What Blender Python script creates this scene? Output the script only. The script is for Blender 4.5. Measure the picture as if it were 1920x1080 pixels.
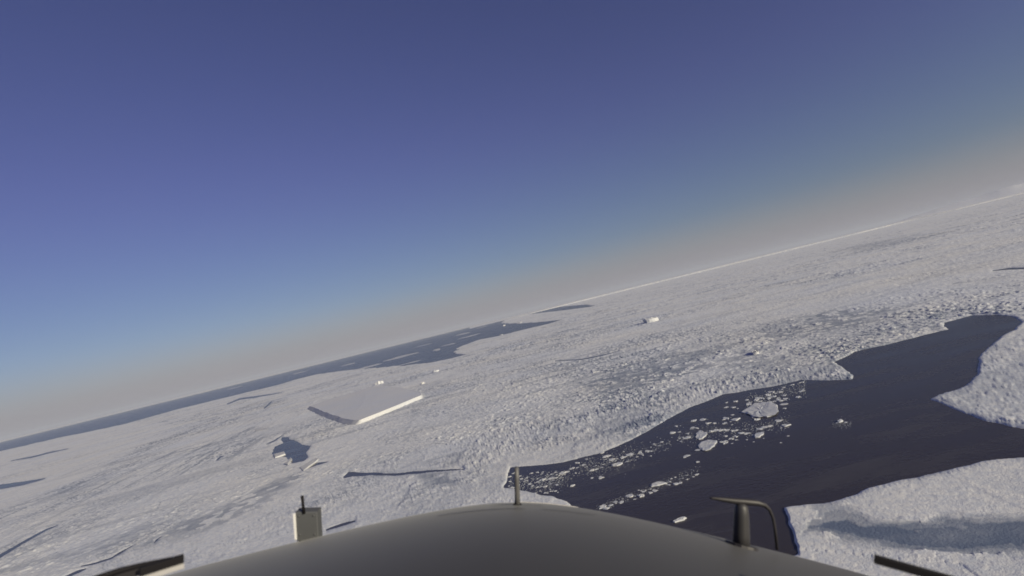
import bpy, bmesh, math, random
import numpy as np
from mathutils import Matrix, Vector

# ------------------------------------------------------------------ clear
for o in list(bpy.data.objects):
    bpy.data.objects.remove(o)
scn = bpy.context.scene
COL = scn.collection
R = math.radians

# ------------------------------------------------------------------ camera
H = 300.0                       # flying height above the sea, metres
F = 1000.0                      # focal length in pixels of a 1920 wide frame
ROLL = math.atan(0.244)         # right bank of the aircraft
PITCH = math.atan(0.0503)
fwd = Vector((0, math.cos(PITCH), math.sin(PITCH)))
r0 = Vector((1, 0, 0)); u0 = r0.cross(fwd)
rgt = r0 * math.cos(ROLL) - u0 * math.sin(ROLL)
upv = u0 * math.cos(ROLL) + r0 * math.sin(ROLL)
CAM = Vector((0, 0, H))
cd = bpy.data.cameras.new('camera')
cam = bpy.data.objects.new('camera', cd); COL.objects.link(cam)
cd.sensor_width = 36; cd.lens = 36 * F / 1920
cd.clip_start = 0.05; cd.clip_end = 2.0e6
cam.matrix_world = Matrix(((rgt.x, upv.x, -fwd.x, CAM.x), (rgt.y, upv.y, -fwd.y, CAM.y),
                           (rgt.z, upv.z, -fwd.z, CAM.z), (0, 0, 0, 1)))
cd.dof.use_dof = True; cd.dof.focus_distance = 1500.0; cd.dof.aperture_fstop = 3.2     # focused far off: the nose fittings go soft
scn.camera = cam
scn.cycles.filter_width = 1.7

# ------------------------------------------------------------------ sky and sun
SUN_AZ = 135.0                  # degrees clockwise from the flight direction (+Y)
SUN_EL = 17.0
w = bpy.data.worlds.new('World'); scn.world = w; w.use_nodes = True
nt = w.node_tree; nt.nodes.clear()
out = nt.nodes.new('ShaderNodeOutputWorld'); bg = nt.nodes.new('ShaderNodeBackground')
sky = nt.nodes.new('ShaderNodeTexSky'); sky.sky_type = 'NISHITA'; sky.sun_disc = False
sky.sun_elevation = R(SUN_EL); sky.sun_rotation = R(SUN_AZ)
sky.altitude = 300; sky.air_density = 1.0; sky.dust_density = 0.6; sky.ozone_density = 3.0
hs = nt.nodes.new('ShaderNodeMix'); hs.data_type = 'RGBA'; hs.blend_type = 'MULTIPLY'     # the camera's white balance leans to magenta
hs.inputs[0].default_value = 1.0
tcw = nt.nodes.new('ShaderNodeTexCoord'); sep = nt.nodes.new('ShaderNodeSeparateXYZ'); nt.links.new(tcw.outputs['Generated'], sep.inputs[0])
el = nt.nodes.new('ShaderNodeMapRange'); el.interpolation_type = 'SMOOTHSTEP'; el.inputs[1].default_value = 0.08; el.inputs[2].default_value = 0.36
nt.links.new(sep.outputs[2], el.inputs[0])
wb = nt.nodes.new('ShaderNodeMix'); wb.data_type = 'RGBA'; nt.links.new(el.outputs[0], wb.inputs[0])
wb.inputs[6].default_value = (1.15, 1.03, 1.24, 1); wb.inputs[7].default_value = (1.35, 0.95, 1.40, 1)
nt.links.new(wb.outputs[2], hs.inputs[7])
nt.links.new(sky.outputs[0], hs.inputs[6])
# ground-level haze ring: the same all round the horizon
hz = nt.nodes.new('ShaderNodeMapRange'); hz.interpolation_type = 'SMOOTHSTEP'
hz.inputs[1].default_value = -0.02; hz.inputs[2].default_value = 0.105; hz.inputs[3].default_value = 0.9; hz.inputs[4].default_value = 0.0
nt.links.new(sep.outputs[2], hz.inputs[0])
hm = nt.nodes.new('ShaderNodeMix'); hm.data_type = 'RGBA'
hm.inputs[7].default_value = (5.85, 5.65, 6.5, 1)
nt.links.new(hz.outputs[0], hm.inputs[0]); nt.links.new(hs.outputs[2], hm.inputs[6])
nt.links.new(hm.outputs[2], bg.inputs['Color']); nt.links.new(bg.outputs[0], out.inputs['Surface'])
bg.inputs['Strength'].default_value = 0.050
sd = bpy.data.lights.new('sun', 'SUN'); sun = bpy.data.objects.new('sun', sd); COL.objects.link(sun)
sd.energy = 4.9; sd.angle = R(0.53); sd.color = (1.0, 0.905, 0.67)
sdir = Vector((math.sin(R(SUN_AZ)) * math.cos(R(SUN_EL)), math.cos(R(SUN_AZ)) * math.cos(R(SUN_EL)), math.sin(R(SUN_EL))))
sun.rotation_euler = (-sdir).to_track_quat('-Z', 'Y').to_euler()
sun.location = (0, 0, 2000)
vs = scn.view_settings
scn.display_settings.display_device = 'sRGB'
vs.view_transform = 'Standard'; vs.look = 'None'; vs.exposure = 0.0; vs.gamma = 1.0; vs.use_curve_mapping = False

# ------------------------------------------------------------------ helpers
rng = np.random.default_rng(7)
random.seed(7)
a_f = np.array(fwd); a_r = np.array(rgt); a_u = np.array(upv)

def px(x, y, z=0.0):
    """place seen at photo pixel (x, y), lying at height z above the sea"""
    d = a_f + (x - 960) / F * a_r - (y - 540) / F * a_u
    t = (z - H) / d[2]
    return np.array([d[0] * t, d[1] * t, z])

def horizon_y(x): return 826 - 0.244 * x

def polar(x, rdist):
    """azimuth of the horizon point at pixel column x, at ground distance rdist"""
    d = a_f + (x - 960) / F * a_r - (horizon_y(x) - 540) / F * a_u
    n = math.hypot(d[0], d[1])
    return np.array([d[0] / n * rdist, d[1] / n * rdist])

def tag(o, label=None, cat=None, group=None, kind=None):
    if label: o['label'] = label
    if cat: o['category'] = cat
    if group: o['group'] = group
    if kind: o['kind'] = kind
    return o

def mesh_np(name, verts, faces):
    """faces: (n,3) or (n,4) integer array"""
    verts = np.asarray(verts, dtype=np.float32); faces = np.asarray(faces, dtype=np.int32)
    me = bpy.data.meshes.new(name)
    k = faces.shape[1]
    me.vertices.add(len(verts)); me.vertices.foreach_set('co', verts.ravel())
    me.loops.add(faces.size); me.loops.foreach_set('vertex_index', faces.ravel())
    me.polygons.add(len(faces))
    me.polygons.foreach_set('loop_start', np.arange(0, faces.size, k, dtype=np.int32))
    me.polygons.foreach_set('loop_total', np.full(len(faces), k, dtype=np.int32))
    me.update(calc_edges=True); me.validate()
    return me

def link(name, me, mat, parent=None, smooth=False):
    o = bpy.data.objects.new(name, me); COL.objects.link(o)
    if mat and not me.materials: me.materials.append(mat)
    if smooth: me.polygons.foreach_set('use_smooth', [True] * len(me.polygons))
    if parent: o.parent = parent
    return o

def empty(name, loc=(0, 0, 0)):
    o = bpy.data.objects.new(name, None); COL.objects.link(o); o.location = loc
    o.empty_display_size = 1.0
    return o

def hash2(ix, iy, s):
    ix = ix.astype(np.int64); iy = iy.astype(np.int64)
    h = (ix * 374761393 + iy * 668265263 + s * 974634777) & 0xFFFFFFFF
    h = ((h ^ (h >> 13)) * 1274126177) & 0xFFFFFFFF
    h = (h ^ (h >> 16)) & 0xFFFFFFFF
    return h.astype(np.float64) / 4294967295.0

def vnoise(x, y, s=0):
    ix = np.floor(x); iy = np.floor(y); fx = x - ix; fy = y - iy
    fx = fx * fx * (3 - 2 * fx); fy = fy * fy * (3 - 2 * fy)
    a = hash2(ix, iy, s); b = hash2(ix + 1, iy, s); c = hash2(ix, iy + 1, s); d = hash2(ix + 1, iy + 1, s)
    return (a * (1 - fx) + b * fx) * (1 - fy) + (c * (1 - fx) + d * fx) * fy

def fbm(x, y, octs=4, s=0):
    v = 0; a = 0.5; t = 0
    for k in range(octs):
        v = v + a * vnoise(x * 2 ** k, y * 2 ** k, s + k * 17); t += a; a *= 0.5
    return v / t

def worley(x, y, s=0):
    """distance to border of a jittered cell, and that cell's two random numbers"""
    ix = np.floor(x); iy = np.floor(y)
    f1 = np.full(x.shape, 9.0); f2 = np.full(x.shape, 9.0)
    ida = np.zeros(x.shape); idb = np.zeros(x.shape)
    for dx in (-1, 0, 1):
        for dy in (-1, 0, 1):
            cx = ix + dx; cy = iy + dy
            qx = cx + hash2(cx, cy, s); qy = cy + hash2(cx, cy, s + 5)
            d = np.hypot(qx - x, qy - y)
            m = d < f1
            f2 = np.where(m, f1, np.minimum(f2, d))
            ida = np.where(m, hash2(cx, cy, s + 9), ida)
            idb = np.where(m, hash2(cx, cy, s + 11), idb)
            f1 = np.where(m, d, f1)
    return f2 - f1, ida, idb

def sstep(a, b, x):
    t = np.clip((x - a) / (b - a), 0, 1)
    return t * t * (3 - 2 * t)

def inside(poly, x, y):
    """even-odd test, limited to the polygon's bounding box"""
    poly = np.asarray(poly)
    res = np.zeros(x.shape, bool)
    m = (x >= poly[:, 0].min()) & (x <= poly[:, 0].max()) & (y >= poly[:, 1].min()) & (y <= poly[:, 1].max())
    xs = x[m]; ys = y[m]; c = np.zeros(xs.shape, bool)
    n = len(poly); j = n - 1
    for i in range(n):
        xi, yi = poly[i]; xj, yj = poly[j]
        if yi != yj:
            hit = ((yi > ys) != (yj > ys)) & (xs < (xj - xi) * (ys - yi) / (yj - yi) + xi)
            c ^= hit
        j = i
    res[m] = c
    return res

# ------------------------------------------------------------------ materials
def mat(name, base, rough=0.6, spec=0.5, metallic=0.0):
    m = bpy.data.materials.new(name); m.use_nodes = True
    b = m.node_tree.nodes['Principled BSDF']
    b.inputs['Base Color'].default_value = (*base, 1)
    b.inputs['Roughness'].default_value = rough
    b.inputs['Specular IOR Level'].default_value = spec
    b.inputs['Metallic'].default_value = metallic
    return m, m.node_tree, b

def N(t, ty, **kw):
    n = t.nodes.new(ty)
    for k, v in kw.items(): setattr(n, k, v)
    return n

def snow_material(name, young_attr=False, base=(0.87, 0.86, 0.825), scale=1.0, bump=0.6, mottle=0.16):
    m, t, b = mat(name, base, 0.85, 0.25)
    L = t.links
    geo = N(t, 'ShaderNodeNewGeometry')
    def noise(sc, det=3, rough=0.6):
        n = N(t, 'ShaderNodeTexNoise'); n.inputs['Scale'].default_value = sc * scale
        n.inputs['Detail'].default_value = det; n.inputs['Roughness'].default_value = rough
        L.new(geo.outputs['Position'], n.inputs['Vector']); return n
    n1 = noise(0.012, 4); n2 = noise(0.11, 3); n3 = noise(0.0016, 3)
    # hue drift between wind-packed snow, bluish bare ice and drifts
    mix1 = N(t, 'ShaderNodeMix', data_type='RGBA')
    mix1.inputs[6].default_value = (base[0] * (1 - mottle * 1.2), base[1] * (1 - mottle), base[2] * (1 - mottle * .55), 1)
    mix1.inputs[7].default_value = (*base, 1)
    r1 = N(t, 'ShaderNodeMapRange'); r1.inputs[1].default_value = 0.38; r1.inputs[2].default_value = 0.62
    L.new(n2.outputs['Fac'], r1.inputs[0]); L.new(r1.outputs[0], mix1.inputs[0])
    mix2 = N(t, 'ShaderNodeMix', data_type='RGBA', blend_type='MULTIPLY')
    mix2.inputs[0].default_value = 1.0
    ramp = N(t, 'ShaderNodeValToRGB')
    ramp.color_ramp.elements[0].position = 0.3; ramp.color_ramp.elements[0].color = (0.90, 0.93, 0.98, 1)
    ramp.color_ramp.elements[1].position = 0.7; ramp.color_ramp.elements[1].color = (1.0, 0.985, 0.94, 1)
    L.new(n3.outputs['Fac'], ramp.inputs[0])
    L.new(mix1.outputs[2], mix2.inputs[6]); L.new(ramp.outputs[0], mix2.inputs[7])
    col = mix2.outputs[2]
    # broad greyer fields of thinner snow cover
    if mottle > .1:
        rg = N(t, 'ShaderNodeMapRange'); rg.inputs[1].default_value = .5; rg.inputs[2].default_value = .72; rg.inputs[4].default_value = .4
        L.new(n1.outputs['Fac'], rg.inputs[0])
        mg_ = N(t, 'ShaderNodeMix', data_type='RGBA'); mg_.inputs[7].default_value = (base[0] * .62, base[1] * .67, base[2] * .76, 1)
        L.new(rg.outputs[0], mg_.inputs[0]); L.new(col, mg_.inputs[6]); col = mg_.outputs[2]
    if young_attr:
        at = N(t, 'ShaderNodeAttribute', attribute_name='young_ice')
        mx = N(t, 'ShaderNodeMix', data_type='RGBA')
        mx.inputs[7].default_value = (0.15, 0.19, 0.27, 1)
        L.new(at.outputs['Fac'], mx.inputs[0]); L.new(col, mx.inputs[6]); col = mx.outputs[2]
    L.new(col, b.inputs['Base Color'])
    nb = noise(0.35, 4, 0.7)
    bp = N(t, 'ShaderNodeBump'); bp.inputs['Strength'].default_value = bump; bp.inputs['Distance'].default_value = 1.2 / scale
    L.new(nb.outputs['Fac'], bp.inputs['Height']); L.new(bp.outputs[0], b.inputs['Normal'])
    return m

M_ICE = snow_material('pack_ice_snow', True)
M_SNOW = snow_material('berg_snow', False, (0.66, 0.665, 0.68), bump=0.25, mottle=0.05)
M_CLIFF = snow_material('berg_cliff_ice', False, (0.58, 0.58, 0.585), bump=0.5, mottle=0.08)
M_FLOE = snow_material('floe_snow', False, (0.62, 0.62, 0.625), bump=0.6, mottle=0.2)
M_HILL = snow_material('hill_snow', False, (0.84, 0.83, 0.82), scale=0.02, bump=0.2, mottle=0.08)
M_SHELF = snow_material('shelf_snow', False, (0.78, 0.775, 0.76), scale=0.05, bump=0.2, mottle=0.05)

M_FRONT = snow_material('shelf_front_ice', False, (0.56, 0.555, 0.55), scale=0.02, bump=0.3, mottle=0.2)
M_WATER, t, b = mat('sea_water', (0.048, 0.042, 0.040), 0.15, 0.5)
b.inputs['IOR'].default_value = 1.333
b.inputs['Specular Tint'].default_value = (0.84, 0.87, 1.15, 1)
geo = N(t, 'ShaderNodeNewGeometry')
n = N(t, 'ShaderNodeTexNoise'); n.inputs['Scale'].default_value = 0.12; n.inputs['Detail'].default_value = 5
t.links.new(geo.outputs['Position'], n.inputs['Vector'])
bp = N(t, 'ShaderNodeBump'); bp.inputs['Strength'].default_value = 0.34; bp.inputs['Distance'].default_value = 1.2
t.links.new(n.outputs['Fac'], bp.inputs['Height']); t.links.new(bp.outputs[0], b.inputs['Normal'])
# wind lanes: ruffled and calm water, and thin grease ice drifting in them
mp = N(t, 'ShaderNodeMapping'); mp.inputs['Rotation'].default_value = (0, 0, 0.7); mp.inputs['Scale'].default_value = (0.004, 0.016, 1)
n2 = N(t, 'ShaderNodeTexNoise'); n2.inputs['Scale'].default_value = 1.0; n2.inputs['Detail'].default_value = 6; n2.inputs['Roughness'].default_value = 0.62
t.links.new(geo.outputs['Position'], mp.inputs[0]); t.links.new(mp.outputs[0], n2.inputs['Vector'])
mr = N(t, 'ShaderNodeMapRange'); mr.inputs[1].default_value = .35; mr.inputs[2].default_value = .65; mr.inputs[3].default_value = .20; mr.inputs[4].default_value = .31
t.links.new(n2.outputs['Fac'], mr.inputs[0]); t.links.new(mr.outputs[0], b.inputs['Roughness'])
mg = N(t, 'ShaderNodeMapRange'); mg.inputs[1].default_value = .50; mg.inputs[2].default_value = .80
t.links.new(n2.outputs['Fac'], mg.inputs[0])
mx = N(t, 'ShaderNodeMix', data_type='RGBA'); mx.inputs[6].default_value = (0.048, 0.042, 0.040, 1); mx.inputs[7].default_value = (0.088, 0.082, 0.078, 1)
t.links.new(mg.outputs[0], mx.inputs[0]); t.links.new(mx.outputs[2], b.inputs['Base Color'])

def paint(name, base, rough, spec=0.5, var=0.12, sc=14.0, metallic=0.0):
    m, t, b = mat(name, base, rough, spec, metallic)
    tc = N(t, 'ShaderNodeTexCoord')
    n = N(t, 'ShaderNodeTexNoise'); n.inputs['Scale'].default_value = sc; n.inputs['Detail'].default_value = 5
    t.links.new(tc.outputs['Object'], n.inputs['Vector'])
    mr = N(t, 'ShaderNodeMapRange'); mr.inputs[3].default_value = 1 - var; mr.inputs[4].default_value = 1 + var
    t.links.new(n.outputs['Fac'], mr.inputs[0])
    mx = N(t, 'ShaderNodeMix', data_type='RGBA', blend_type='MULTIPLY'); mx.inputs[0].default_value = 1
    mx.inputs[6].default_value = (*base, 1)
    t.links.new(mr.outputs[0], mx.inputs[7]); t.links.new(mx.outputs[2], b.inputs['Base Color'])
    m2 = N(t, 'ShaderNodeMapRange'); m2.inputs[3].default_value = rough * 0.85; m2.inputs[4].default_value = min(1, rough * 1.15)
    t.links.new(n.outputs['Fac'], m2.inputs[0]); t.links.new(m2.outputs[0], b.inputs['Roughness'])
    return m

M_NOSE = paint('anti_glare_paint', (0.033, 0.0325, 0.0335), 0.5, 0.35, 0.35, 2.2)
_b = M_NOSE.node_tree.nodes['Principled BSDF']; _b.inputs['Sheen Weight'].default_value = 0.09; _b.inputs['Sheen Roughness'].default_value = 0.45
M_SEAM = paint('seam_sealant', (0.028, 0.027, 0.027), 0.7)
M_BOX = paint('beige_grey_paint', (0.082, 0.085, 0.09), 0.65)
M_WHITE = paint('white_edge_paint', (0.78, 0.77, 0.76), 0.5)
M_POST = paint('dull_metal', (0.10, 0.098, 0.10), 0.5, 0.5)
M_MAST = paint('dark_mast_paint', (0.035, 0.034, 0.037), 0.5, 0.5)
M_BLACK = paint('black_rubber', (0.007, 0.006, 0.008), 0.75, 0.25)
M_ARM = paint('wiper_arm_metal', (0.022, 0.02, 0.023), 0.5)
M_LIP_HIGHLIGHT = paint('lip_metal_and_highlight', (0.36, 0.35, 0.355), 0.5)  # metal lip by the wiper, and the highlight modelled on the nose crest

# ------------------------------------------------------------------ sea
def disc(name, radii, seg, z, m):
    v = [(0, 0, z)]; f = []
    for rr in radii:
        for k in range(seg):
            a = 2 * math.pi * k / seg; v.append((rr * math.cos(a), rr * math.sin(a), z))
    bm = bmesh.new(); bv = [bm.verts.new(p) for p in v]
    for k in range(seg): bm.faces.new((bv[0], bv[1 + k], bv[1 + (k + 1) % seg]))
    for i in range(len(radii) - 1):
        a = 1 + i * seg; c = a + seg
        for k in range(seg):
            q = (k + 1) % seg; bm.faces.new((bv[a + k], bv[c + k], bv[c + q], bv[a + q]))
    me = bpy.data.meshes.new(name); bm.to_mesh(me); bm.free()
    return link(name, me, m)
sea = disc('sea_water', [200, 600, 1500, 4000, 10000, 25000, 60000, 150000, 450000], 180, 0.0, M_WATER)
tag(sea, kind='structure')

# ------------------------------------------------------------------ sea ice sheet (heightfield that dips under the water at the leads)
def poly_px(pts): return np.array([px(x, y)[:2] for x, y in pts])
def strip_px(pts, half):
    """thin crack along a pixel polyline, half = half widths in pixels"""
    up = []; dn = []
    for (x, y), hw in zip(pts, half):
        up.append((x, y - hw)); dn.append((x, y + hw))
    return poly_px(up + dn[::-1])

LEADS = [
 # wide dark lead in front of the aircraft
 poly_px([(958,876),(1000,872),(1060,865),(1130,845),(1180,825),(1220,805),(1250,785),(1300,760),(1350,741),(1400,735),(1440,728),
  (1500,715),(1545,716),(1592,713),(1600,703),(1562,680),(1600,660),(1660,646),(1720,630),(1775,617),(1758,606),(1810,592),(1850,591),
  (1885,594),(1903,606),(1895,620),(1862,645),(1826,672),(1818,700),(1790,727),(1738,750),(1790,770),(1850,790),(1920,804),(2150,840),
  (2150,850),(1920,860),(1850,868),(1780,885),(1700,900),(1640,915),(1620,927),(1560,940),(1500,947),(1470,954),(1474,975),(1482,1000),
  (1500,1040),(1420,1075),(1200,1030),(1080,965),(1045,938),(1010,925),(985,918),(945,916),(950,895)]),
 # pool left of centre
 poly_px([(505,846),(512,838),(532,830),(528,819),(543,818),(552,828),(580,837),(580,856),(570,864),(548,868),(538,858),(520,852)]),
 # narrow lead below the iceberg
 poly_px([(642,894),(653,882),(700,883),(725,885),(740,886),(800,882),(870,879),(872,881),(800,886),(745,891),(720,889),(700,888),(668,889)]),
 # far open water
 poly_px([(-900,1066),(-300,919),(0,846),(100,823),(230,796),(330,768),(440,741),(520,722),(560,710),(597,701),(665,692),(710,689),(800,681),(845,672),
  (875,664),(850,663),(860,651),(897,637),(939,629),(984,617),(1025,608),(1051,600),(1010,604),(972,607),(940,606),(953,593.5),(1047,583),(1115,574),
  (1100,571),(1029,577),(935,598.8),(700,656.4),(300,754),(-300,900.4),(-900,1046.8)]),
 strip_px([(-60,926),(0,913),(45,906),(85,897)], [5,4.5,3.5,.6]),
 strip_px([(-60,1080),(0,1043),(45,1016),(85,994),(110,984)], [4,3.5,2.6,2,.5]),
 strip_px([(120,1084),(150,1070),(165,1065)], [3,2.4,.4]),
 strip_px([(150,1062),(180,1056),(210,1046),(228,1035),(250,1022)], [.8,1.8,1.6,2,.5]),
 strip_px([(20,864),(60,857),(100,847),(130,841)], [.6,1.5,1.3,.4]),
 strip_px([(287,1022),(292,1014),(305,1004)], [2,1.4,.5]),
 strip_px([(405,864),(412,858),(420,854)], [1.6,1.6,.5]),
 strip_px([(575,878),(590,871),(614,866)], [1.4,3.0,.8]),
 strip_px([(425,758),(450,748),(480,744),(530,736)], [1,1.6,1.5,.4]),
 strip_px([(495,766),(505,757),(512,750)], [1.6,1.6,.4]),
 strip_px([(610,995),(640,984),(668,976)], [1.4,2.4,1.4]),
 strip_px([(500,833),(515,826),(530,816)], [.8,1.5,.6]),
 strip_px([(1040,677),(1090,674),(1130,666),(1160,658)], [.5,.9,1.0,.3]),
 strip_px([(1860,508),(1890,504),(1960,503)], [.6,1.4,2.0]),
 strip_px([(560,952),(566,940),(578,925)], [1.0,1.2,.4]),
]
YOUNG = [  # grey-blue patches, mostly thin ice frozen over older leads: polygon, strength
 ([(1050,722),(1130,700),(1220,682),(1290,652),(1340,640),(1345,700),(1290,722),(1200,738),(1120,740)], .75),
 ([(1430,625),(1520,588),(1640,574),(1710,570),(1620,605),(1520,640),(1430,650)], .7),
 ([(1474,972),(1600,966),(1700,974),(1800,982),(1920,980),(2100,1000),(2100,1070),(1920,1052),(1800,1042),(1700,1026),(1560,1016),(1480,1004)], 1.0),  # solid grey-blue band across the lower right
 ([(740,867),(820,850),(900,828),(915,845),(860,870)], .5),
 ([(760,900),(790,890),(870,885),(860,915),(800,925)], .75),
 ([(280,1018),(330,985),(400,960),(470,925),(540,885),(575,890),(510,940),(430,985),(340,1024)], .6),
 ([(165,1015),(250,980),(300,975),(280,1000),(200,1025)], .55),
 ([(1570,470),(1640,452),(1760,438),(1710,455),(1620,472)], .7),
 ([(1370,680),(1400,648),(1480,640),(1450,690),(1390,702)], .6),
 ([(1110,800),(1160,775),(1260,750),(1210,795),(1130,830)], .55),
 ([(1640,620),(1700,600),(1760,598),(1730,622),(1660,640)], .35),
 ([(60,935),(140,905),(220,900),(160,930),(80,950)], .35),
 ([(1600,780),(1800,745),(1990,700),(2000,780),(1800,770)], .0),
 ([(1000,812),(1030,800),(1040,830),(1010,845)], .4),
 ([(780,750),(800,715),(850,705),(850,720),(810,735)], .3),
]

SMOOTH = [([(1420,930),(1560,910),(1700,865),(2300,770),(2400,1400),(1400,1400)], .16),
          ([(1690,755),(1800,690),(1870,600),(2300,550),(2300,860),(1920,815)], .4),
          ([(-300,960),(0,830),(250,790),(330,800),(240,850),(150,900),(0,960)], .4)]
def build_ice():
    t_far = np.linspace(0.0028, 0.03, 110) ** 1
    t_mid = np.linspace(0.03, 0.20, 300)[1:]
    t_near = np.linspace(0.20, 0.95, 400)[1:]
    t_in = np.array([1.1, 1.4, 2.0, 4.0, 12.0])
    tt = np.concatenate([t_far, t_mid, t_near, t_in])
    rr = H / tt
    az = np.concatenate([np.linspace(-0.86, 0.86, 1240), np.linspace(0.86, 2 * math.pi - 0.86, 72)[1:-1]])
    nr, na = len(rr), len(az)
    RR, AZ = np.meshgrid(rr, az, indexing='ij')
    jit = (hash2(np.arange(nr)[:, None] * np.ones((1, na)), np.arange(na)[None, :] * np.ones((nr, 1)), 3) - .5)
    X = (RR * np.sin(AZ)).ravel(); Y = (RR * np.cos(AZ)).ravel(); r = RR.ravel()
    # ragged outlines: the test point wanders with the noise
    def wob(amp, sc, s):
        return (fbm(X / sc, Y / sc, 3, s) - .5) * 2 * amp
    wx = X + wob(2.5, 18, 31) + wob(12, 120, 33) + (fbm(X / 220, Y / 220, 2, 35) - .5) * 0.012 * r
    wy = Y + wob(2.5, 18, 41) + wob(12, 120, 43) + (fbm(X / 260, Y / 260, 2, 45) - .5) * 0.03 * r
    # share of each grid cell that is open water, so that shore lines run clean between the vertices
    dstep = np.abs(np.gradient(rr)); dR = np.repeat(dstep, na)
    ur = np.stack([X, Y]) / r; ua = np.stack([-ur[1], ur[0]])
    cx_, cy_ = X + wob(3, 20, 51), Y + wob(3, 20, 53)
    wfrac = np.zeros(X.shape)
    for ka, kr in ((0, 0), (.5, .5), (-.5, .5), (.5, -.5), (-.5, -.5), (.75, 0), (-.75, 0), (0, .75), (0, -.75)):
        ox = ua[0] * ka * r * .0014 + ur[0] * kr * dR; oy = ua[1] * ka * r * .0014 + ur[1] * kr * dR
        m_ = np.zeros(X.shape, bool)
        for k, p in enumerate(LEADS):
            if k >= 4: m_ |= inside(p, cx_ + ox, cy_ + oy)
            else: m_ |= inside(p, wx + ox, wy + oy)
        wfrac += m_ / 9
    water = wfrac > .98
    # young ice
    young = np.zeros(X.shape)
    ux = X + (fbm(X / 130, Y / 130, 3, 61) - .5) * 0.09 * r + wob(12, 25, 67)
    uy = Y + (fbm(X / 160, Y / 160, 3, 71) - .5) * 0.22 * r + wob(20, 25, 77)
    for pts, s in YOUNG:
        if s:
            pl = poly_px(pts)
            soft = sum(inside(pl, ux + kx * r, uy + ky * r).astype(float) for kx, ky in ((0, 0), (.012, .02), (-.012, -.02), (.02, -.03), (-.02, .03))) / 5
            young = np.maximum(young, soft * s)
    solid = inside(poly_px(YOUNG[2][0]), ux, uy)
    # rubble: tilted blocks of three sizes, stronger where floes were pushed together
    rough = sstep(0.34, 0.62, fbm(X / 700 + 3, Y / 900, 3, 81))
    rough = 0.4 + 0.6 * rough
    for pts, k_ in SMOOTH: rough = np.where(inside(poly_px(pts), wx, wy), rough * k_, rough)
    ef, af, bf = worley(X / 150 + .12 * fbm(X / 60, Y / 60, 2, 151), Y / 150, 153)
    rough = rough * (.5 + .75 * af)
    z = 0.9 + 0.5 * fbm(X / 60, Y / 60, 3, 83) + .9 * bf
    w12 = 1 - sstep(1200, 3500, r); w40 = 1 - sstep(4000, 10000, r); w140 = sstep(2000, 6000, r) * (1 - sstep(20000, 45000, r))
    e, a, b_ = worley(X / 4.5, Y / 4.5, 91); blk = sstep(.02, .10, e)
    z += w12 * rough * blk * (1.6 * a ** 3)
    gap = w12 * np.maximum((1 - blk) * 0.7 * (b_ > .4), (a < .25) * .35)
    e, a, b_ = worley(X / 13, Y / 13, 95); blk = sstep(.01, .08, e)
    z += w40 * rough * blk * (3.1 * a ** 4) * (.55 + .45 * sstep(700, 1800, r))
    gap = np.maximum(gap, w40 * np.maximum((1 - blk) * 0.85 * (b_ > .4), (a < .2) * .4))
    e, a60, b60 = worley(X / 50, Y / 50, 99); blk = sstep(.0, .1, e)
    z += w140 * rough * blk * (5.0 * a60 ** 4)
    gap = np.maximum(gap, w140 * np.maximum((1 - blk) * .6 * (b60 > .4), (a60 < .2) * .25))
    gap = np.clip(gap * (.45 + 1.5 * sstep(.38, .68, fbm(X / 240, Y / 420, 3, 181))), 0, 1)
    # faint bluish streaks where the pack opened and froze again
    q0 = px(1060, 725)[:2]; q1 = px(1500, 600)[:2]; dq = (q1 - q0) / np.linalg.norm(q1 - q0)
    bl_ = X * dq[0] + Y * dq[1]; bc_ = -X * dq[1] + Y * dq[0]
    sk = fbm(bl_ / 900, bc_ / 70, 4, 171)
    gap = np.maximum(gap, .55 * sstep(.55, .72, sk) * (.5 + .8 * fbm(X / 15, Y / 15, 2, 173)) * (1 - sstep(12000, 30000, r)))
    # long shear lines in the pack on the left
    p0 = px(0, 1043)[:2]; p1 = px(110, 984)[:2]; dr = (p1 - p0) / np.linalg.norm(p1 - p0)
    al = X * dr[0] + Y * dr[1]; ac = -X * dr[1] + Y * dr[0]
    st = fbm(al / 520, ac / 26, 4, 121)
    wl = sstep(-600, -1700, X) * (1 - sstep(5000, 9000, r))
    z += wl * 1.9 * sstep(.54, .74, st) * sstep(.35, .6, fbm(X / 300, Y / 300, 2, 141))
    gap = np.maximum(gap, wl * .75 * sstep(.59, .70, fbm(al / 420 + 7, ac / 20, 4, 131)))
    ridge = 1 - np.abs(2 * fbm(X / 420, Y / 420, 3, 105) - 1)
    z += sstep(.9, 1.0, ridge) * 2.2 * hash2(np.floor(X / 7), np.floor(Y / 7), 107) * np.minimum(rough, 1) * (1 - sstep(6000, 15000, r))
    # older white floes are caught in the young ice
    e, a24, b24 = worley(X / 24 + 2, Y / 24, 113)
    keep = np.where(solid, 1.0, np.clip(.25 + 1.1 * a24, 0, 1) * (a24 > .3))
    young = np.clip(young * keep * (0.75 + 0.5 * fbm(X / 40, Y / 40, 3, 111)), 0, 1)
    z = np.where(young > .15, 0.5 + (z - .5) * (1 - .75 * young), z)
    young = np.maximum(young, gap * np.minimum(rough, 1))
    crack = (1 - sstep(.004, .03, ef)) * (1 - sstep(3500, 9000, r)) * (bf > .35) * sstep(.25, .5, rough)
    young = np.maximum(young, crack * .55); z -= crack * .5
    # thin grey margin where the pack crumbles into the leads
    wg = (wfrac > .4).reshape(nr, na); near = np.zeros((nr, na))
    for dr_, da_, v_ in ((1,0,.9),(-1,0,.9),(0,1,.9),(0,-1,.9),(2,0,.6),(-2,0,.6),(0,2,.6),(0,-2,.6),(3,1,.35),(-3,1,.35),(3,-1,.35),(-3,-1,.35)):
        near = np.maximum(near, np.roll(np.roll(wg, dr_, 0), da_, 1) * v_)
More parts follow.
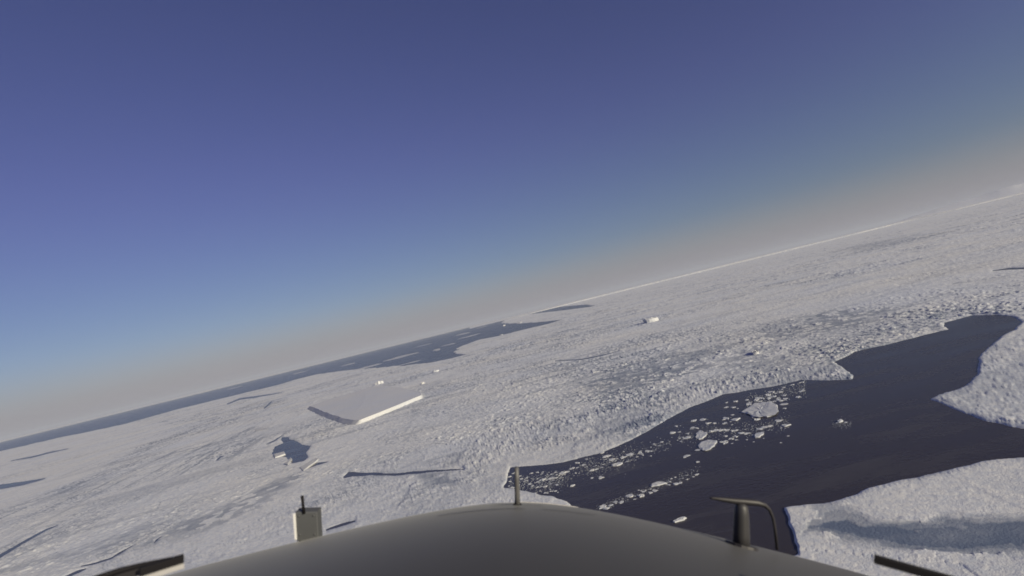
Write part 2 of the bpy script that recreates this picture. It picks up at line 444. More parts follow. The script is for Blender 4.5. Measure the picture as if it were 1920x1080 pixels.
    near = near.ravel(); patch = sstep(.42, .62, fbm(X / 70, Y / 70, 3, 161))
    young = np.maximum(young, near * patch * .4); z = np.where(near > 0, .35 + (z - .35) * (1 - .75 * near), z)
    part_ = (wfrac > .02) & ~water
    z = np.where(part_, np.where(wfrac < .5, z * (1 - 2 * wfrac), -1.2 * (2 * wfrac - 1)), z)
    z = np.where(water, -3.0, z)
    # smooth bright patches stay near zero young value
    V = np.stack([X, Y, z], 1)
    idx = np.arange(nr * na).reshape(nr, na)
    a0 = idx[:-1, :]; a1 = idx[1:, :]
    b0 = np.roll(a0, -1, 1); b1 = np.roll(a1, -1, 1)
    Fq = np.stack([a0, b0, b1, a1], -1).reshape(-1, 4)
    # drop faces that lie wholly under water
    wet = water[Fq].all(1)
    me = mesh_np('sea_ice', V, Fq[~wet])
    at = me.attributes.new('young_ice', 'FLOAT', 'POINT'); at.data.foreach_set('value', young.astype(np.float32))
    return link('sea_ice', me, M_ICE)
ice = build_ice(); tag(ice, kind='structure')

# ------------------------------------------------------------------ ice shelf and the snow plateau on the horizon
def shelf():
    xs = np.linspace(880, 2500, 160)
    base = []
    for i, x in enumerate(xs):
        u = (x - 880) / (2500 - 880)
        rr = 58000 + 40000 * u + 1200 * (vnoise(np.array(u * 14), np.array(.3), 5) - .5) * 2
        base.append(polar(x, float(rr)))
    base = np.array(base); n = len(base)
    hh = (105 + 45 * np.array([vnoise(np.array(i / 6.0), np.array(.7), 8) for i in range(n)])) * (.12 + .88 * sstep(0, .16, np.linspace(0, 1, n)))
    out_ = base / np.linalg.norm(base, axis=1)[:, None]
    root = empty('ice_shelf', (*base[n // 2], 0)); off = np.array([*base[n // 2], 0])
    rows = []
    for z_, o_ in ((-5, -40), (0.45, 0), (1.0, 60)):
        zz = np.full(n, -5.0) if z_ < 0 else hh * z_
        rows.append(np.column_stack([base + out_ * o_, zz]))
    def grid(rows):
        V = np.concatenate(rows) - off; f = []
        for i in range(len(rows) - 1):
            for k in range(n - 1): f.append((i * n + k, i * n + k + 1, (i + 1) * n + k + 1, (i + 1) * n + k))
        return V, f
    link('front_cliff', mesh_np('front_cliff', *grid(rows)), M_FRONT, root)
    rows2 = [rows[-1]]
    for d_, dz in ((3000, 4), (15000, 10), (60000, 20), (200000, 20)):
        rows2.append(np.column_stack([base + out_ * d_, hh + dz]))
    link('snow_surface', mesh_np('snow_surface', *grid(rows2)), M_SHELF, root)
    tag(root, 'long flat ice shelf with a thin bright front along the horizon', 'ice shelf')
shelf()

def far_shelf():
    # the low ice coast beyond the open water on the left, hardly more than a pale line
    xs = np.linspace(-500, 930, 120); n = len(xs)
    k = np.arange(n)
    hh = 150 + 60 * vnoise(k / 5.0, k * 0 + .4, 12)
    rows = []
    for rd, q in ((117500, -.1), (118000, .55), (118300, 1), (125000, 1.06), (150000, 1.1), (300000, 1.1)):
        rows.append(np.array([[*polar(x, rd + 4000 * float(vnoise(np.array(i / 9.0), np.array(.2), 14))), h_ * q] for i, (x, h_) in enumerate(zip(xs, hh))]))
    c0 = np.array([*rows[1][n // 2][:2], 0]); root = empty('ice_shelf', tuple(c0))
    def grid(rows_):
        V = np.concatenate(rows_) - c0; f = []
        for i in range(len(rows_) - 1):
            for j in range(n - 1): f.append((i * n + j, i * n + j + 1, (i + 1) * n + j + 1, (i + 1) * n + j))
        return V, f
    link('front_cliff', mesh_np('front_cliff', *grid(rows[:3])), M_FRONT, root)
    link('snow_surface', mesh_np('snow_surface', *grid(rows[2:])), M_SHELF, root)
    tag(root, 'faint pale ice coast on the horizon beyond the far blue water', 'ice shelf')
far_shelf()

def plateau():
    xs = np.linspace(1640, 2700, 120); n = len(xs); rows = []
    prof = np.interp(xs, [1640, 1690, 1750, 1800, 1850, 1900, 1960, 2100, 2700], [0, 2, 6, 9, 10, 11, 11, 10, 8])
    prof = prof + (fbm(xs / 60, xs * 0 + .5, 3, 3) - .5) * 5 * np.clip(prof / 10, 0, 1)
    for rd, k in ((100000, 0), (104000, .25), (110000, .55), (116000, .8), (124000, 1.0), (135000, 1.03), (160000, .8), (190000, 0)):
        rows.append(np.array([[*polar(x, rd), -20 + 100 + p / 1000 * 124000 * k * (1 + .16 * (vnoise(np.array(x / 35), np.array(rd / 14000), 4) - .5))] for x, p in zip(xs, prof)]))
    V = np.concatenate(rows); f = []
    for i in range(len(rows) - 1):
        for k in range(n - 1): f.append((i * n + k, i * n + k + 1, (i + 1) * n + k + 1, (i + 1) * n + k))
    tag(link('snow_hill', mesh_np('snow_hill', V, f), M_HILL, smooth=True), kind='structure')
plateau()

# ------------------------------------------------------------------ the tabular iceberg
def resample(poly, step):
    poly = np.asarray(poly); outp = []
    n = len(poly)
    for i in range(n):
        a = poly[i]; b_ = poly[(i + 1) % n]; k = max(1, int(np.linalg.norm(b_ - a) / step))
        for j in range(k): outp.append(a + (b_ - a) * j / k)
    return np.array(outp)

def tabular():
    HT = 18.0
    top = np.array([px(x, y, HT)[:2] for x, y in [(581,761),(600,769),(622,777),(645,784),(664,787.5),(676,787),(700,777.5),(745,759.5),(791,741),
        (789,737),(770,730.5),(742,725),(716,722),(690,727),(640,742),(604,753)]])
    cen = top.mean(0)
    t2 = resample(top, 14); n = len(t2)
    tn = np.roll(t2, -1, 0) - np.roll(t2, 1, 0); nrm = np.column_stack([tn[:, 1], -tn[:, 0]]); nrm /= np.linalg.norm(nrm, axis=1)[:, None]
    flip = np.sign(((t2 - cen) * nrm).sum(1)).mean(); nrm *= np.sign(flip)
    k = np.arange(n)
    nz = (fbm(k / 7.0, k * 0 + .2, 3, 21) - .5)
    t2 = t2 + nrm * (nz * 9)[:, None]
    # the side away from the sun has slumped into a snow ramp, the sunny side is a sheer wall
    shade = np.clip(nrm @ np.array([-.87, -.49]), 0, 1)
    root = empty('tabular_iceberg', (*cen, 0)); off = np.array([*cen, 0])
    hvar = HT + (fbm(k / 9.0, k * 0 + .6, 3, 25) - .5) * 4
    rows = []
    for q in (0, .2, .4, .6, .8, 1.0):
        spread = (1 - q) * (3 + 26 * shade)
        wig = (fbm(k / 2.2, k * 0 + q * 4, 3, 27) - .5) * (9 * (1 - abs(2 * q - 1)) + 3)
        rows.append(np.column_stack([t2 + nrm * (spread + (wig if q < 1 else wig * 0))[:, None], -2 + (hvar + 2) * q]))
    V = np.concatenate(rows) - off; f = []
    for i in range(len(rows) - 1):
        for j in range(n): f.append((i * n + j, i * n + (j + 1) % n, (i + 1) * n + (j + 1) % n, (i + 1) * n + j))
    link('ice_cliff', mesh_np('ice_cliff', V, f), M_CLIFF, root)
    rings = [np.column_stack([t2, hvar])]
    for s in (.985, .95, .85, .7, .5, .3, .12):
        p = cen + (t2 - cen) * s
        zz = HT + (1 - s) * 3 + (fbm(p[:, 0] / 90, p[:, 1] / 90, 3, 29) - .5) * 2.2 + (hvar - HT) * max(0, (s - .9) * 8)
        rings.append(np.column_stack([p, zz]))
    V = np.concatenate(rings + [np.array([[*cen, HT + 3]])]) - off
    bm = bmesh.new(); bv = [bm.verts.new(p) for p in V]
    for i in range(len(rings) - 1):
        for j in range(n): bm.faces.new((bv[i * n + j], bv[i * n + (j + 1) % n], bv[(i + 1) * n + (j + 1) % n], bv[(i + 1) * n + j]))
    last = (len(rings) - 1) * n
    for j in range(n): bm.faces.new((bv[last + j], bv[last + (j + 1) % n], bv[-1]))
    bm.normal_update()
    bmesh.ops.recalc_face_normals(bm, faces=bm.faces)
    me = bpy.data.meshes.new('snow_top'); bm.to_mesh(me); bm.free()
    link('snow_top', me, M_SNOW, root, smooth=True)
    tag(root, 'large flat-topped rectangular iceberg with straight white cliff, frozen into pack ice', 'iceberg')
tabular()

# ------------------------------------------------------------------ smaller bergs, slabs and floes
def block_mesh(outline, hgt, seed, rim=.86, rugged=.25, depth=-1.5):
    """ice body over an outline given in metres about its own middle: sides, broken rim and hummocky top"""
    rs = np.random.default_rng(seed); n = len(outline)
    bm = bmesh.new()
    rows = []
    spec = [(1.03, None, 0), (1.0, .35, .5), (rim + .06, .85, 1), (rim - .1, 1.0, 1), (rim * .55, .95, 1), (rim * .25, 1.0, 1)]
    tilt = rs.normal(0, .12, 2); ext = max(1e-6, np.abs(outline).max())
    for s, q, am in spec:
        jit = 1 + rs.normal(0, .035, n)
        p = outline * s * jit[:, None]
        if q is None: zz = np.full(n, depth)
        else: zz = hgt * (q + am * rugged * rs.normal(0, .5, n) + am * (p / ext) @ tilt)
        if q is not None: zz = np.maximum(zz, .12)
        rows.append([bm.verts.new((*a, z_)) for a, z_ in zip(p, zz)])
    c = bm.verts.new((0, 0, hgt * (1 + rugged * rs.normal(0, .4))))
    for i in range(len(rows) - 1):
        for j in range(n): bm.faces.new((rows[i][j], rows[i][(j + 1) % n], rows[i + 1][(j + 1) % n], rows[i + 1][j]))
    for j in range(n): bm.faces.new((rows[-1][j], rows[-1][(j + 1) % n], c))
    bmesh.ops.recalc_face_normals(bm, faces=bm.faces)
    me = bpy.data.meshes.new('ice_body'); bm.to_mesh(me); bm.free()
    return me

def ring(n, seed, irr=.16):
    rs = np.random.default_rng(seed)
    a = np.linspace(0, 2 * math.pi, n, endpoint=False) + rs.normal(0, .25 / n * 6, n) * .4
    a = np.sort(a); rad = 1 + rs.normal(0, irr, n) + .15 * np.cos(2 * a + rs.uniform(0, 6)) + .1 * np.cos(3 * a + rs.uniform(0, 6))
    return np.column_stack([np.cos(a) * rad, np.sin(a) * rad])

def place_px(name, x, y, wpx, hpx, hgt, seed, m, label, cat, group=None, n=14, pts=None, zbase=0.0, irr=.12, **kw):
    """body whose outline on the sea covers about wpx by hpx pixels round (x, y)"""
    if pts is None:
        q = ring(n, seed, irr) * np.array([wpx / 2, hpx / 2])      # long axis along the sea's level line
        ca, sa = math.cos(ROLL), math.sin(ROLL)
        pts = np.column_stack([q[:, 0] * ca + q[:, 1] * sa, -q[:, 0] * sa + q[:, 1] * ca]) + np.array([x, y])
    wv = np.array([px(a, b_)[:2] for a, b_ in pts]); c = wv.mean(0)
    me = block_mesh(wv - c, hgt, seed, **kw); me.name = name
    o = link(name, me, m); o.location = (*c, zbase)
    return tag(o, label, cat, group)

place_px('iceberg', 1221, 604, 26, 1.7, 30, 11, M_CLIFF, 'small bright white iceberg casting a dark shadow on the pack, under the far shelf', 'iceberg', rugged=.12, rim=.95)
place_px('iceberg', 817, 697.5, 15, .8, 13, 12, M_CLIFF, 'tiny white iceberg at the pack edge between big flat iceberg and far blue water', 'iceberg')
place_px('iceberg', 712, 720.5, 14, .7, 22, 13, M_CLIFF, 'tiny white ice peak rising right behind the big flat iceberg', 'iceberg')
place_px('iceberg', 793, 720, 6, 1.2, 12, 14, M_CLIFF, 'tiny dark-shadowed ice knob behind right corner of the big flat iceberg', 'iceberg')
place_px('iceberg', 945, 611, 5, .8, 34, 15, M_CLIFF, 'small pointed iceberg standing in far blue water, leftmost of the pair', 'iceberg', n=9)
place_px('iceberg', 973, 606, 14, 1.0, 22, 16, M_CLIFF, 'small pale iceberg in far blue water, right of the pointed one', 'iceberg', n=10)
place_px('iceberg', 940, 628.5, 7, .8, 10, 17, M_CLIFF, 'bright ice lump on the pack edge below the pointed far iceberg', 'iceberg', n=9)
place_px('iceberg', 1118, 699, 12, 1.6, 5, 18, M_CLIFF, 'low white ice hummock at left end of the blue-grey young ice', 'iceberg', n=10)
place_px('iceberg', 1173, 684, 5, 1.2, 6, 19, M_CLIFF, 'tiny white ice hummock above the blue-grey young ice band', 'iceberg', n=9)
place_px('iceberg', 1417, 664, 16, 5, 9, 20, M_CLIFF, 'rugged ice hummock in blue-grey young ice left of the dark lead', 'iceberg', n=12, rugged=.5)

# long floes adrift in the far water
place_px('ice_floe', 868, 626, 30, 2.0, 3, 31, M_FLOE, 'upper thin white floe strip adrift in the far blue water', 'ice floe')
place_px('ice_floe', 878, 631, 38, 1.8, 3, 32, M_FLOE, 'lower thin white floe strip just beneath another in far blue water', 'ice floe')
place_px('ice_floe', 752, 669, 66, 3.2, 3, 33, M_FLOE, 'longest white floe streak in far blue water above the flat iceberg', 'ice floe')
place_px('ice_floe', 819, 656, 16, 3.0, 3, 34, M_FLOE, 'short pale floe in the middle of the far blue water', 'ice floe')
place_px('ice_floe', 689, 688, 50, 3.0, 3, 35, M_FLOE, 'white floe lying on the edge of far water behind flat iceberg', 'ice floe')

for x_, y_, w_, h_, lb_ in ((905, 613, 22, .9, 'faint pale floe streak in far water, nearest the ice shelf'), (796, 647, 30, 1.0, 'faint pale floe streak above the short pale floe in far water'),
        (655, 683, 34, 1.4, 'pale floe streak in far water left of the longest one'), (560, 699, 30, 1.2, 'pale floe streak in the far water strip behind flat iceberg, left'),
        (842, 646, 26, 1.6, 'pale floe streak between short pale floe and the pack edge in far water'), (770, 680, 40, 1.3, 'pale floe streak hugging the pack edge under the longest far floe'),
        (440, 727, 26, 1.0, 'leftmost pale floe streak in the narrow far water strip')):
    place_px('ice_floe', x_, y_, w_, h_, 2.5, int(x_), M_FLOE, lb_, 'ice floe')

# tilted slabs by the small pool
def slab(pts, hgt, seed, label):
    place_px('ice_slab', 0, 0, 0, 0, hgt, seed, M_CLIFF, label, 'ice slab', pts=resample(np.array(pts, float), 9), rugged=.08, rim=.94)
slab([(514,854),(533,849),(535,853),(516,860)], 6, 41, 'narrow bright ice slab on the left shore of the small dark pool')
slab([(534,872),(546,860),(548,863),(540,874)], 6, 42, 'thin bright ice splinter at the lower tip of the small dark pool')
slab([(563,878),(594,860),(598,863),(570,884)], 5, 43, 'wide grey-white ice slab on the right shore of the small dark pool')
slab([(478,806),(500,803),(502,806),(480,810)], 4, 44, 'pale ice slab in the rubble above left of the small dark pool')

# floes in the dark lead
place_px('ice_floe', 0, 0, 0, 0, 2.2, 51, M_FLOE, 'largest cream floe in the dark lead, under the rubble point', 'ice floe',
         pts=resample(np.array([(1391,774),(1405,763),(1414,757),(1430,756),(1446,755),(1456,761),(1460,771),(1452,778),(1438,782),(1424,783),(1411,782),(1404,777)], float), 6), rugged=.3, rim=.95)
place_px('ice_floe', 1326, 835, 37, 16, 1.6, 52, M_FLOE, 'rounded grey floe in the dark lead, lower of the two large left ones', 'ice floe', n=18, irr=.05, rim=.95)
place_px('ice_floe', 1315, 816, 24, 12, 1.6, 53, M_FLOE, 'grey floe in the dark lead just above the rounded one', 'ice floe', n=16, irr=.06, rim=.95)
place_px('ice_floe', 1423, 816, 18, 8, 1.6, 54, M_FLOE, 'bright lens-shaped floe in dark lead below the largest cream floe', 'ice floe', n=14, irr=.07, rim=.95)
place_px('ice_floe', 1275, 975, 25, 6, 1.6, 55, M_FLOE, 'lone pale floe in the dark lead, peeking over the aircraft nose', 'ice floe', n=14)
place_px('ice_floe', 1235, 908, 28, 7, 1.6, 56, M_FLOE, 'long bright floe in dark lead, biggest of the lower drifting string', 'ice floe', n=14)
place_px('ice_floe', 1576, 790, 11, 4, 2.2, 57, M_FLOE, 'lone white ice lump in the middle of the widest dark water', 'ice floe', n=12, rugged=.4)
place_px('ice_floe', 1158, 871, 20, 6, 1.6, 58, M_FLOE, 'white floe in left half of the dark lead, largest of its cluster', 'ice floe', n=14)

PIECES = [(1362,755,6),(1379,753,9),(1400,750,8),(1362,764,9),(1375,764,8),(1383,766,4),(1300,789,11),(1318,787,11),(1327,794,9),(1339,794,8),(1361,785,14),
(1379,787,14),(1373,778,6),(1359,794,9),(1268,799,6),(1298,802,7),(1261,812,9),(1274,810,5),(1289,813,5),(1284,822,9),(1291,821,8),(1334,809,10),(1342,807,10),(1354,806,13),
(1362,807,8),(1374,808,8),(1381,807,7),(1390,812,9),(1399,813,9),(1361,818,7),(1379,819,10),(1361,827,8),(1353,829,9),(1370,823,9),(1380,825,6),(1360,831,8),(1308,844,9),
(1434,801,10),(1443,799,10),(1423,805,12),(1459,789,14),(1473,798,13),(1419,787,10),(1414,781,7),(1468,758,13),(1471,766,6),(1308,866,6),(1287,855,10),(1284,857,6),
(1241,829,6),(1420,746,9),(1055,887,12),(1062,885,8),(1072,879,9),(1082,868,8),(1094,872,6),(1099,861,6),(1017,900,10),(1033,897,10),(1043,896,7),(1073,911,10),(1110,882,8),
(1118,880,7),(1127,896,13),(1110,896,6),(1128,849,8),(1137,856,13),(1148,862,11),(1167,858,9),(1179,853,15),(1200,849,8),(1215,846,7),(1240,829,6),(1235,836,4),(1261,811,8),
(1290,820,9),(1254,909,5),(1268,907,9),(1276,905,7),(1229,920,9),(1220,924,9),(1203,930,12),(1181,930,15),(1153,941,8),(1164,942,9),(1130,951,12),(1137,953,10),(1145,948,7),
(1586,792,5),(1569,793,4),(1306,890,8),(1300,894,5)]
for _ in range(46):      # rubble shoal above the largest floe
    u, v = rng.random(2); x = 1402 + 112 * u; y = 752 - 30 * u + (v - .5) * (10 + 26 * u)
    PIECES.append((x, y + 4, rng.uniform(3.5, 9)))
for _ in range(44):      # loose ice at the left end of the lead
    PIECES.append((rng.uniform(950, 1050), rng.uniform(884, 930), rng.uniform(3, 7)))
for _ in range(50):      # crumbs along the drifting strings
    a = rng.random(); x = 1010 + a * 230; y = 905 - a * 68 + rng.normal(0, 6)
    PIECES.append((x, y, rng.uniform(2.5, 5)))
for _ in range(34):
    a = rng.random(); x = 1120 + a * 190; y = 955 - a * 72 + rng.normal(0, 4)
    PIECES.append((x, y, rng.uniform(2.5, 5)))
for _ in range(30):
    PIECES.append((rng.uniform(1270, 1480), rng.uniform(790, 835), rng.uniform(2.5, 4.5)))
KIT = []
def brash():
    # the finest crumbs and slush, too small to pick apart
    rs = np.random.default_rng(99); P = []
    def add(n_, fx_, fy_, lo, hi):
        for _ in range(n_):
            a_ = rs.random(); P.append((fx_(a_), fy_(a_), rs.uniform(lo, hi)))
    g = rs.normal
    add(420, lambda a: 952 + a * 110 + g(0, 8), lambda a: 912 - a * 14 + g(0, 9), 1.2, 3)
    add(420, lambda a: 1010 + a * 250, lambda a: 903 - a * 72 + g(0, 7), 1.0, 2.6)
    add(320, lambda a: 1090 + a * 100, lambda a: 880 - a * 28 + g(0, 12), 1.0, 2.6)
    add(300, lambda a: 1115 + a * 200, lambda a: 957 - a * 78 + g(0, 4), 1.0, 2.6)
    add(520, lambda a: 1270 + a * 210, lambda a: 820 - a * 26 + g(0, 9), 1.0, 2.6)
    add(380, lambda a: 1400 + a * 112, lambda a: 756 - a * 30 + g(0, 8), 1.2, 3)
    add(160, lambda a: 1560 + a * 36, lambda a: 795 + g(0, 4), .8, 1.8)
    V = []; Fc = []
    for x, y, w_ in P:
        p = px(x, y); dep = float(np.dot(p - np.array(CAM), a_f)); s_ = w_ / 2 * dep / F; k0 = len(V); ph = rs.uniform(0, 6.28)
        hh = min(1.2, s_ * .6)
        for q in range(6): V.append((p[0] + s_ * math.cos(ph + q * 1.047) * rs.uniform(.7, 1.3), p[1] + s_ * math.sin(ph + q * 1.047) * rs.uniform(.7, 1.3), -.3))
        for q in range(6): V.append((p[0] + .7 * (V[k0 + q][0] - p[0]), p[1] + .7 * (V[k0 + q][1] - p[1]), hh * rs.uniform(.5, 1)))
        for q in range(6):
            r_ = (q + 1) % 6; Fc.append((k0 + q, k0 + r_, k0 + 6 + r_)); Fc.append((k0 + q, k0 + 6 + r_, k0 + 6 + q))
        for q in range(1, 5): Fc.append((k0 + 6, k0 + 6 + q, k0 + 7 + q))
    tag(link('brash_ice', mesh_np('brash_ice', V, Fc), M_BRASH), 'fine grey brash ice and slush strewn along the strings of floes', 'brash ice', kind='stuff')
M_BRASH = snow_material('brash_snow', False, (0.34, 0.35, 0.37), bump=0.4, mottle=0.3)
brash()
for k in range(10):
    me = block_mesh(ring(9, 200 + k, .2), .35, 200 + k, rugged=.5, depth=-.4); me.name = 'ice_piece'; me.materials.append(M_FLOE); KIT.append(me)
for i, (x, y, wp) in enumerate(PIECES):
    p = px(x, y); depth = float(np.dot(p - np.array(CAM), a_f)); s = wp / 2 * depth / F
    o = bpy.data.objects.new('ice_piece', KIT[i % 10]); COL.objects.link(o)
    o.location = (p[0], p[1], 0); o.rotation_euler = (0, 0, random.uniform(0, 6.28))
    o.scale = (s * random.uniform(.9, 1.15), s * random.uniform(.9, 1.3), min(3.5, s * .7) * random.uniform(.5, 1))
    if x > 1560: lb = 'ice crumb beside the lone white lump in the widest dark water'
    elif y < 768 and x > 1395: lb = 'small white ice piece in the rubble shoal beside the largest cream floe'
    elif y < 770: lb = 'small white ice piece in the dark lead, left of the largest cream floe'
    elif x > 1405: lb = 'small white ice piece drifting below and right of the largest cream floe'
    elif x > 1270 and y < 850: lb = 'small white ice piece in the crowd around the two grey floes'
    elif x < 1052 and y > 880: lb = 'small white ice piece at the narrow left end of the dark lead'
    elif y > 975 - (x - 1050) * .34: lb = 'small white ice piece in the lower drifting string, nearest the aircraft nose'
    else: lb = 'small white ice piece in the upper drifting string of the left lead'
    tag(o, lb, 'ice piece', lb.replace('small white ice piece', 'ice pieces').replace('ice crumb', 'ice crumbs'))

# ------------------------------------------------------------------ the aircraft's nose
ROT = Matrix(((rgt.x, fwd.x, upv.x, 0), (rgt.y, fwd.y, upv.y, 0), (rgt.z, fwd.z, upv.z, 0), (0, 0, 0, 1)))
AIR = empty('aircraft_nose')
BASE = Vector((0, 1.2, -2.0))               # of the nose section, in aircraft axes about the pilot's eye
AIR.matrix_world = Matrix.Translation(CAM + ROT.to_3x3() @ BASE) @ ROT
tag(AIR, 'dark grey rounded aircraft nose with probes and wipers, seen from the cockpit', 'aircraft')

def nose_z(x, y):
    x = np.asarray(x, float) - .02
    g = NS * (np.sqrt(x * x + .30 ** 2) - .30)
    return -.583 - g - .2234 * np.clip(y - 1, 0, None) ** 2
NS = 0.26

def part(name, bm, m, parent=AIR, smooth=True):
    bmesh.ops.recalc_face_normals(bm, faces=bm.faces)
    me = bpy.data.meshes.new(name); bm.to_mesh(me); bm.free()
    o = link(name, me, m, None, smooth)
    o.parent = parent
    return o

def loc(p): return Vector(p) - BASE

def nose_body():
    bm = bmesh.new(); nu, na = 40, 96; rows = []
    for i in range(1, nu + 1):
        u = i / nu; row = []
        for k in range(na):
            a = 2 * math.pi * k / na
            x = 2.0 * u * math.cos(a); y = 1.15 + 1.9 * u * math.sin(a)
            z = float(nose_z(x, max(y, .3))) - 1.1 * (1 - math.sqrt(max(0, 1 - u ** 12)))
            row.append(bm.verts.new(loc((x, y, z))))
        rows.append(row)
    c = bm.verts.new(loc((0, 1.15, float(nose_z(0, 1.15)))))
    for k in range(na): bm.faces.new((c, rows[0][k], rows[0][(k + 1) % na]))
    for i in range(nu - 1):
        for k in range(na): bm.faces.new((rows[i][k], rows[i + 1][k], rows[i + 1][(k + 1) % na], rows[i][(k + 1) % na]))
    low = [bm.verts.new((v.co.x * .96, v.co.y * .96, loc((0, 0, -3.0)).z)) for v in rows[-1]]
    for k in range(na): bm.faces.new((rows[-1][k], low[k], low[(k + 1) % na], rows[-1][(k + 1) % na]))
    bm.faces.new(low)
    return part('nose_skin', bm, M_NOSE)
SKIN = nose_body()

def sweep(bm, pts, rad, seg=10, flat=1.0, upa=Vector((0, 0, 1))):
    """tube along pts (aircraft axes); rad one number or one per point; flat squeezes it across"""
    pts = [loc(p) for p in pts]; n = len(pts); rings_ = []
    rad = [rad] * n if not hasattr(rad, '__len__') else rad
    for i, p in enumerate(pts):
        d = (pts[min(i + 1, n - 1)] - pts[max(i - 1, 0)]).normalized()
        s = d.cross(upa)
        if s.length < .05: s = d.cross(Vector((0, 1, 0)))
        s.normalize(); q = s.cross(d)
        rings_.append([bm.verts.new(p + (s * math.cos(2 * math.pi * k / seg) * rad[i] * flat + q * math.sin(2 * math.pi * k / seg) * rad[i])) for k in range(seg)])
    for i in range(n - 1):
        for k in range(seg): bm.faces.new((rings_[i][k], rings_[i][(k + 1) % seg], rings_[i + 1][(k + 1) % seg], rings_[i + 1][k]))
    bm.faces.new(rings_[0]); bm.faces.new(rings_[-1])

def bar(bm, p0, p1, wid, thk, upa=Vector((0, 0, 1)), bev=.15):
    """bevelled bar from p0 to p1"""
    p0 = loc(p0); p1 = loc(p1); d = (p1 - p0).normalized(); s = d.cross(upa).normalized(); q = s.cross(d)
    prof = []
    bw, bt = wid / 2, thk / 2; e = min(bw, bt) * bev * 2
    for sx, sy in ((-bw + e, -bt), (bw - e, -bt), (bw, -bt + e), (bw, bt - e), (bw - e, bt), (-bw + e, bt), (-bw, bt - e), (-bw, -bt + e)):
        prof.append(s * sx + q * sy)
    a = [bm.verts.new(p0 + v) for v in prof]; b_ = [bm.verts.new(p1 + v) for v in prof]
    for k in range(8): bm.faces.new((a[k], a[(k + 1) % 8], b_[(k + 1) % 8], b_[k]))
    bm.faces.new(a); bm.faces.new(b_)

def at(x, y, d):
    """point of the aircraft seen at photo pixel (x, y), d metres ahead of the eye"""
    return Vector(((x - 960) / F * d, d, -(y - 540) / F * d))

def on_skin(x, y_ahead, lift=0.0):
    return Vector((x, y_ahead, float(nose_z(x, y_ahead)) + lift))

def seam(pts, wid):
    bm = bmesh.new(); L_, R_ = [], []
    for i, (x, y) in enumerate(pts):
        L_.append(bm.verts.new(loc(on_skin(x, y - wid / 2, .0025)))); R_.append(bm.verts.new(loc(on_skin(x, y + wid / 2, .0025))))
    for i in range(len(pts) - 1): bm.faces.new((L_[i], L_[i + 1], R_[i + 1], R_[i]))
    part('panel_seam', bm, M_SEAM, SKIN)
seam([(-.22 + .26 * k / 16, 1.60) for k in range(17)], .006)
seam([(.09 + .16 * k / 10, 1.60) for k in range(11)], .005)
seam([(-.06 + .16 * k / 10, 1.70) for k in range(11)], .005)
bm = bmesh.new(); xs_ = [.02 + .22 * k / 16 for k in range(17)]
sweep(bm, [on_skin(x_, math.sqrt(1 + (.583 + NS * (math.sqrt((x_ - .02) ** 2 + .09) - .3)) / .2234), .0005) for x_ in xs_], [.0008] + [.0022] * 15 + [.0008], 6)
part('crest_highlight', bm, M_LIP_HIGHLIGHT, SKIN)  # thin pale tube that puts the crest's highlight into shape and colour

# sensor box with its rod, left
bm = bmesh.new(); D = 1.86
def plate(bm, c, d, wid, dep):
    """bevelled upright plate with corners at pixels c, d metres ahead"""
    fr = [at(a_, b_, d) for a_, b_ in c]; mid = sum(fr, Vector()) / 4
    rows = []
    for k, off_ in ((.93, 0), (1, .004), (1, dep - .004), (.93, dep)):
        rows.append([bm.verts.new(loc(mid + (p - mid) * k + Vector((0, off_, 0)))) for p in fr])
    bm.faces.new(rows[0]); bm.faces.new(rows[-1])
    for i in range(3):
        for k in range(4): bm.faces.new((rows[i][k], rows[i][(k + 1) % 4], rows[i + 1][(k + 1) % 4], rows[i + 1][k]))
plate(bm, [(553, 961), (594, 960), (597, 1014), (556, 1016)], D, .08, .045)
box = part('sensor_box', bm, M_BOX, smooth=False)
bm = bmesh.new(); plate(bm, [(549, 964), (553, 963), (556, 1013), (552.5, 1014)], D - .004, .01, .03)
part('edge_strip', bm, M_WHITE, box, smooth=False)
bm = bmesh.new(); sweep(bm, [at(570, 963, D), at(568, 945, D), at(566.5, 930, D)], [.0055, .0045, .0055]); part('rod', bm, M_BLACK, box)

# centre post
bm = bmesh.new(); D = 1.72
sweep(bm, [at(970, 954, D), at(970, 930, D), at(969, 900, D), at(968.5, 876, D)], [.009, .0085, .008, .0075], 12); post = part('centre_post', bm, M_POST)
bm = bmesh.new(); sweep(bm, [at(970, 953, D), at(970, 950, D), at(970, 946, D), at(970, 944.5, D)], [.015, .016, .015, .011], 14); part('collar', bm, M_BLACK, post)

# hooked probe, right
bm = bmesh.new(); D = 1.62
path = [(1330,933,.25), (1336,934,.6), (1352,936,.9), (1375,939,1.2), (1400,941,1.35), (1420,943,1.25), (1434,947,.95), (1443,956,.7), (1449,970,.6), (1453,990,.6), (1457,1030,.6)]
sweep(bm, [at(a, b_, D) for a, b_, c in path], [.0075 * c for a, b_, c in path], 12); hook = part('probe_tube', bm, M_ARM)
bm = bmesh.new(); sweep(bm, [at(1390, 1030, D), at(1390, 1000, D), at(1390, 965, D), at(1390, 950, D), at(1390, 943, D)], [.025, .024, .022, .019, .011], 16); part('probe_mast', bm, M_MAST)

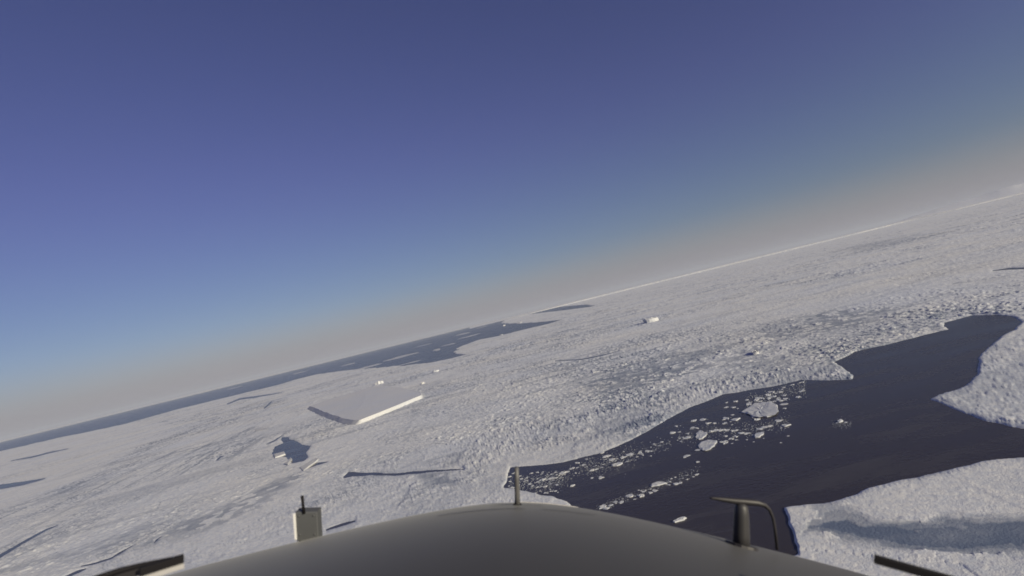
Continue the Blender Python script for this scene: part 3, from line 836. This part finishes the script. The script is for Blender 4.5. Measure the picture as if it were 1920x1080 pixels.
bm = bmesh.new(); fy = 1.62; fx = (1390 - 960) / F * fy
for rad_, hh_ in ((.045, .0), ):
    ring_ = [on_skin(fx + rad_ * math.cos(a_ * .3927), fy + rad_ * math.sin(a_ * .3927), .007) for a_ in range(16)]
    low_ = [on_skin(fx + rad_ * 1.1 * math.cos(a_ * .3927), fy + rad_ * 1.1 * math.sin(a_ * .3927), -.004) for a_ in range(16)]
    t_ = [bm.verts.new(loc(p)) for p in ring_]; l_ = [bm.verts.new(loc(p)) for p in low_]
    bm.faces.new(t_); bm.faces.new(l_)
    for k in range(16): bm.faces.new((t_[k], t_[(k + 1) % 16], l_[(k + 1) % 16], l_[k]))
part('probe_flange', bm, M_ARM, smooth=False)
for sx_, sy_ in ((560, 968), (588, 967), (562, 1003), (590, 1002)):
    bm = bmesh.new(); c_ = at(sx_, sy_, 1.858); sweep(bm, [c_ + Vector((0, .004, 0)), c_, c_ - Vector((0, .0015, 0))], [.0035, .0035, .0025], 8); part('screw', bm, M_BOX, box)
# wipers
def wiper(p_in, p_out, dpt, dpt2):
    bm = bmesh.new(); bar(bm, at(*p_in, dpt), at(*p_out, dpt2), .016, .011, upa=Vector((0, 1, 0))); blade = part('wiper_blade', bm, M_BLACK, smooth=False)
    return blade
bl = wiper((344, 1047), (262, 1072), 1.05, 1.0)
bm = bmesh.new(); sweep(bm, [at(322, 1047, 1.06), at(270, 1058, 1.05), at(225, 1069, 1.03), at(175, 1086, 1.0), at(120, 1112, .97)], [.0035, .0045, .0055, .006, .007], 8); part('wiper_arm', bm, M_BLACK, bl)
bm = bmesh.new(); bar(bm, at(278, 1064, 1.055), at(150, 1104, 1.02), .02, .006, upa=Vector((0, 1, 0))); part('arm_cover', bm, M_ARM, bl, smooth=False)
bm = bmesh.new(); bar(bm, at(345, 1059, 1.05), at(250, 1090, 1.0), .013, .006, upa=Vector((0, 1, 0))); part('metal_lip', bm, M_LIP_HIGHLIGHT, bl, smooth=False)
bl = wiper((1640, 1048), (1790, 1090), 1.05, 1.0)
bm = bmesh.new(); sweep(bm, [at(1700, 1062, 1.06), at(1760, 1083, 1.04), at(1830, 1112, 1.0)], [.0035, .0045, .006], 8); part('wiper_arm', bm, M_BLACK, bl)

# ------------------------------------------------------------------ thin ice haze in the air
bm = bmesh.new(); bmesh.ops.create_cube(bm, size=1.0)
me = bpy.data.meshes.new('haze'); bm.to_mesh(me); bm.free()
for v in me.vertices: v.co = (v.co.x * 940000, v.co.y * 940000, -6 if v.co.z < 0 else 2500)
hzm = bpy.data.materials.new('haze_air'); hzm.use_nodes = True; t = hzm.node_tree; t.nodes.clear()
mo = t.nodes.new('ShaderNodeOutputMaterial'); pv = t.nodes.new('ShaderNodeVolumePrincipled')
pv.inputs['Color'].default_value = (0.82, 0.88, 1.0, 1); pv.inputs['Density'].default_value = 5e-6; pv.inputs['Anisotropy'].default_value = 0.0
t.links.new(pv.outputs[0], mo.inputs['Volume'])
tag(link('haze', me, hzm), 'thin pale haze in the air over the pack ice', 'haze', kind='stuff')
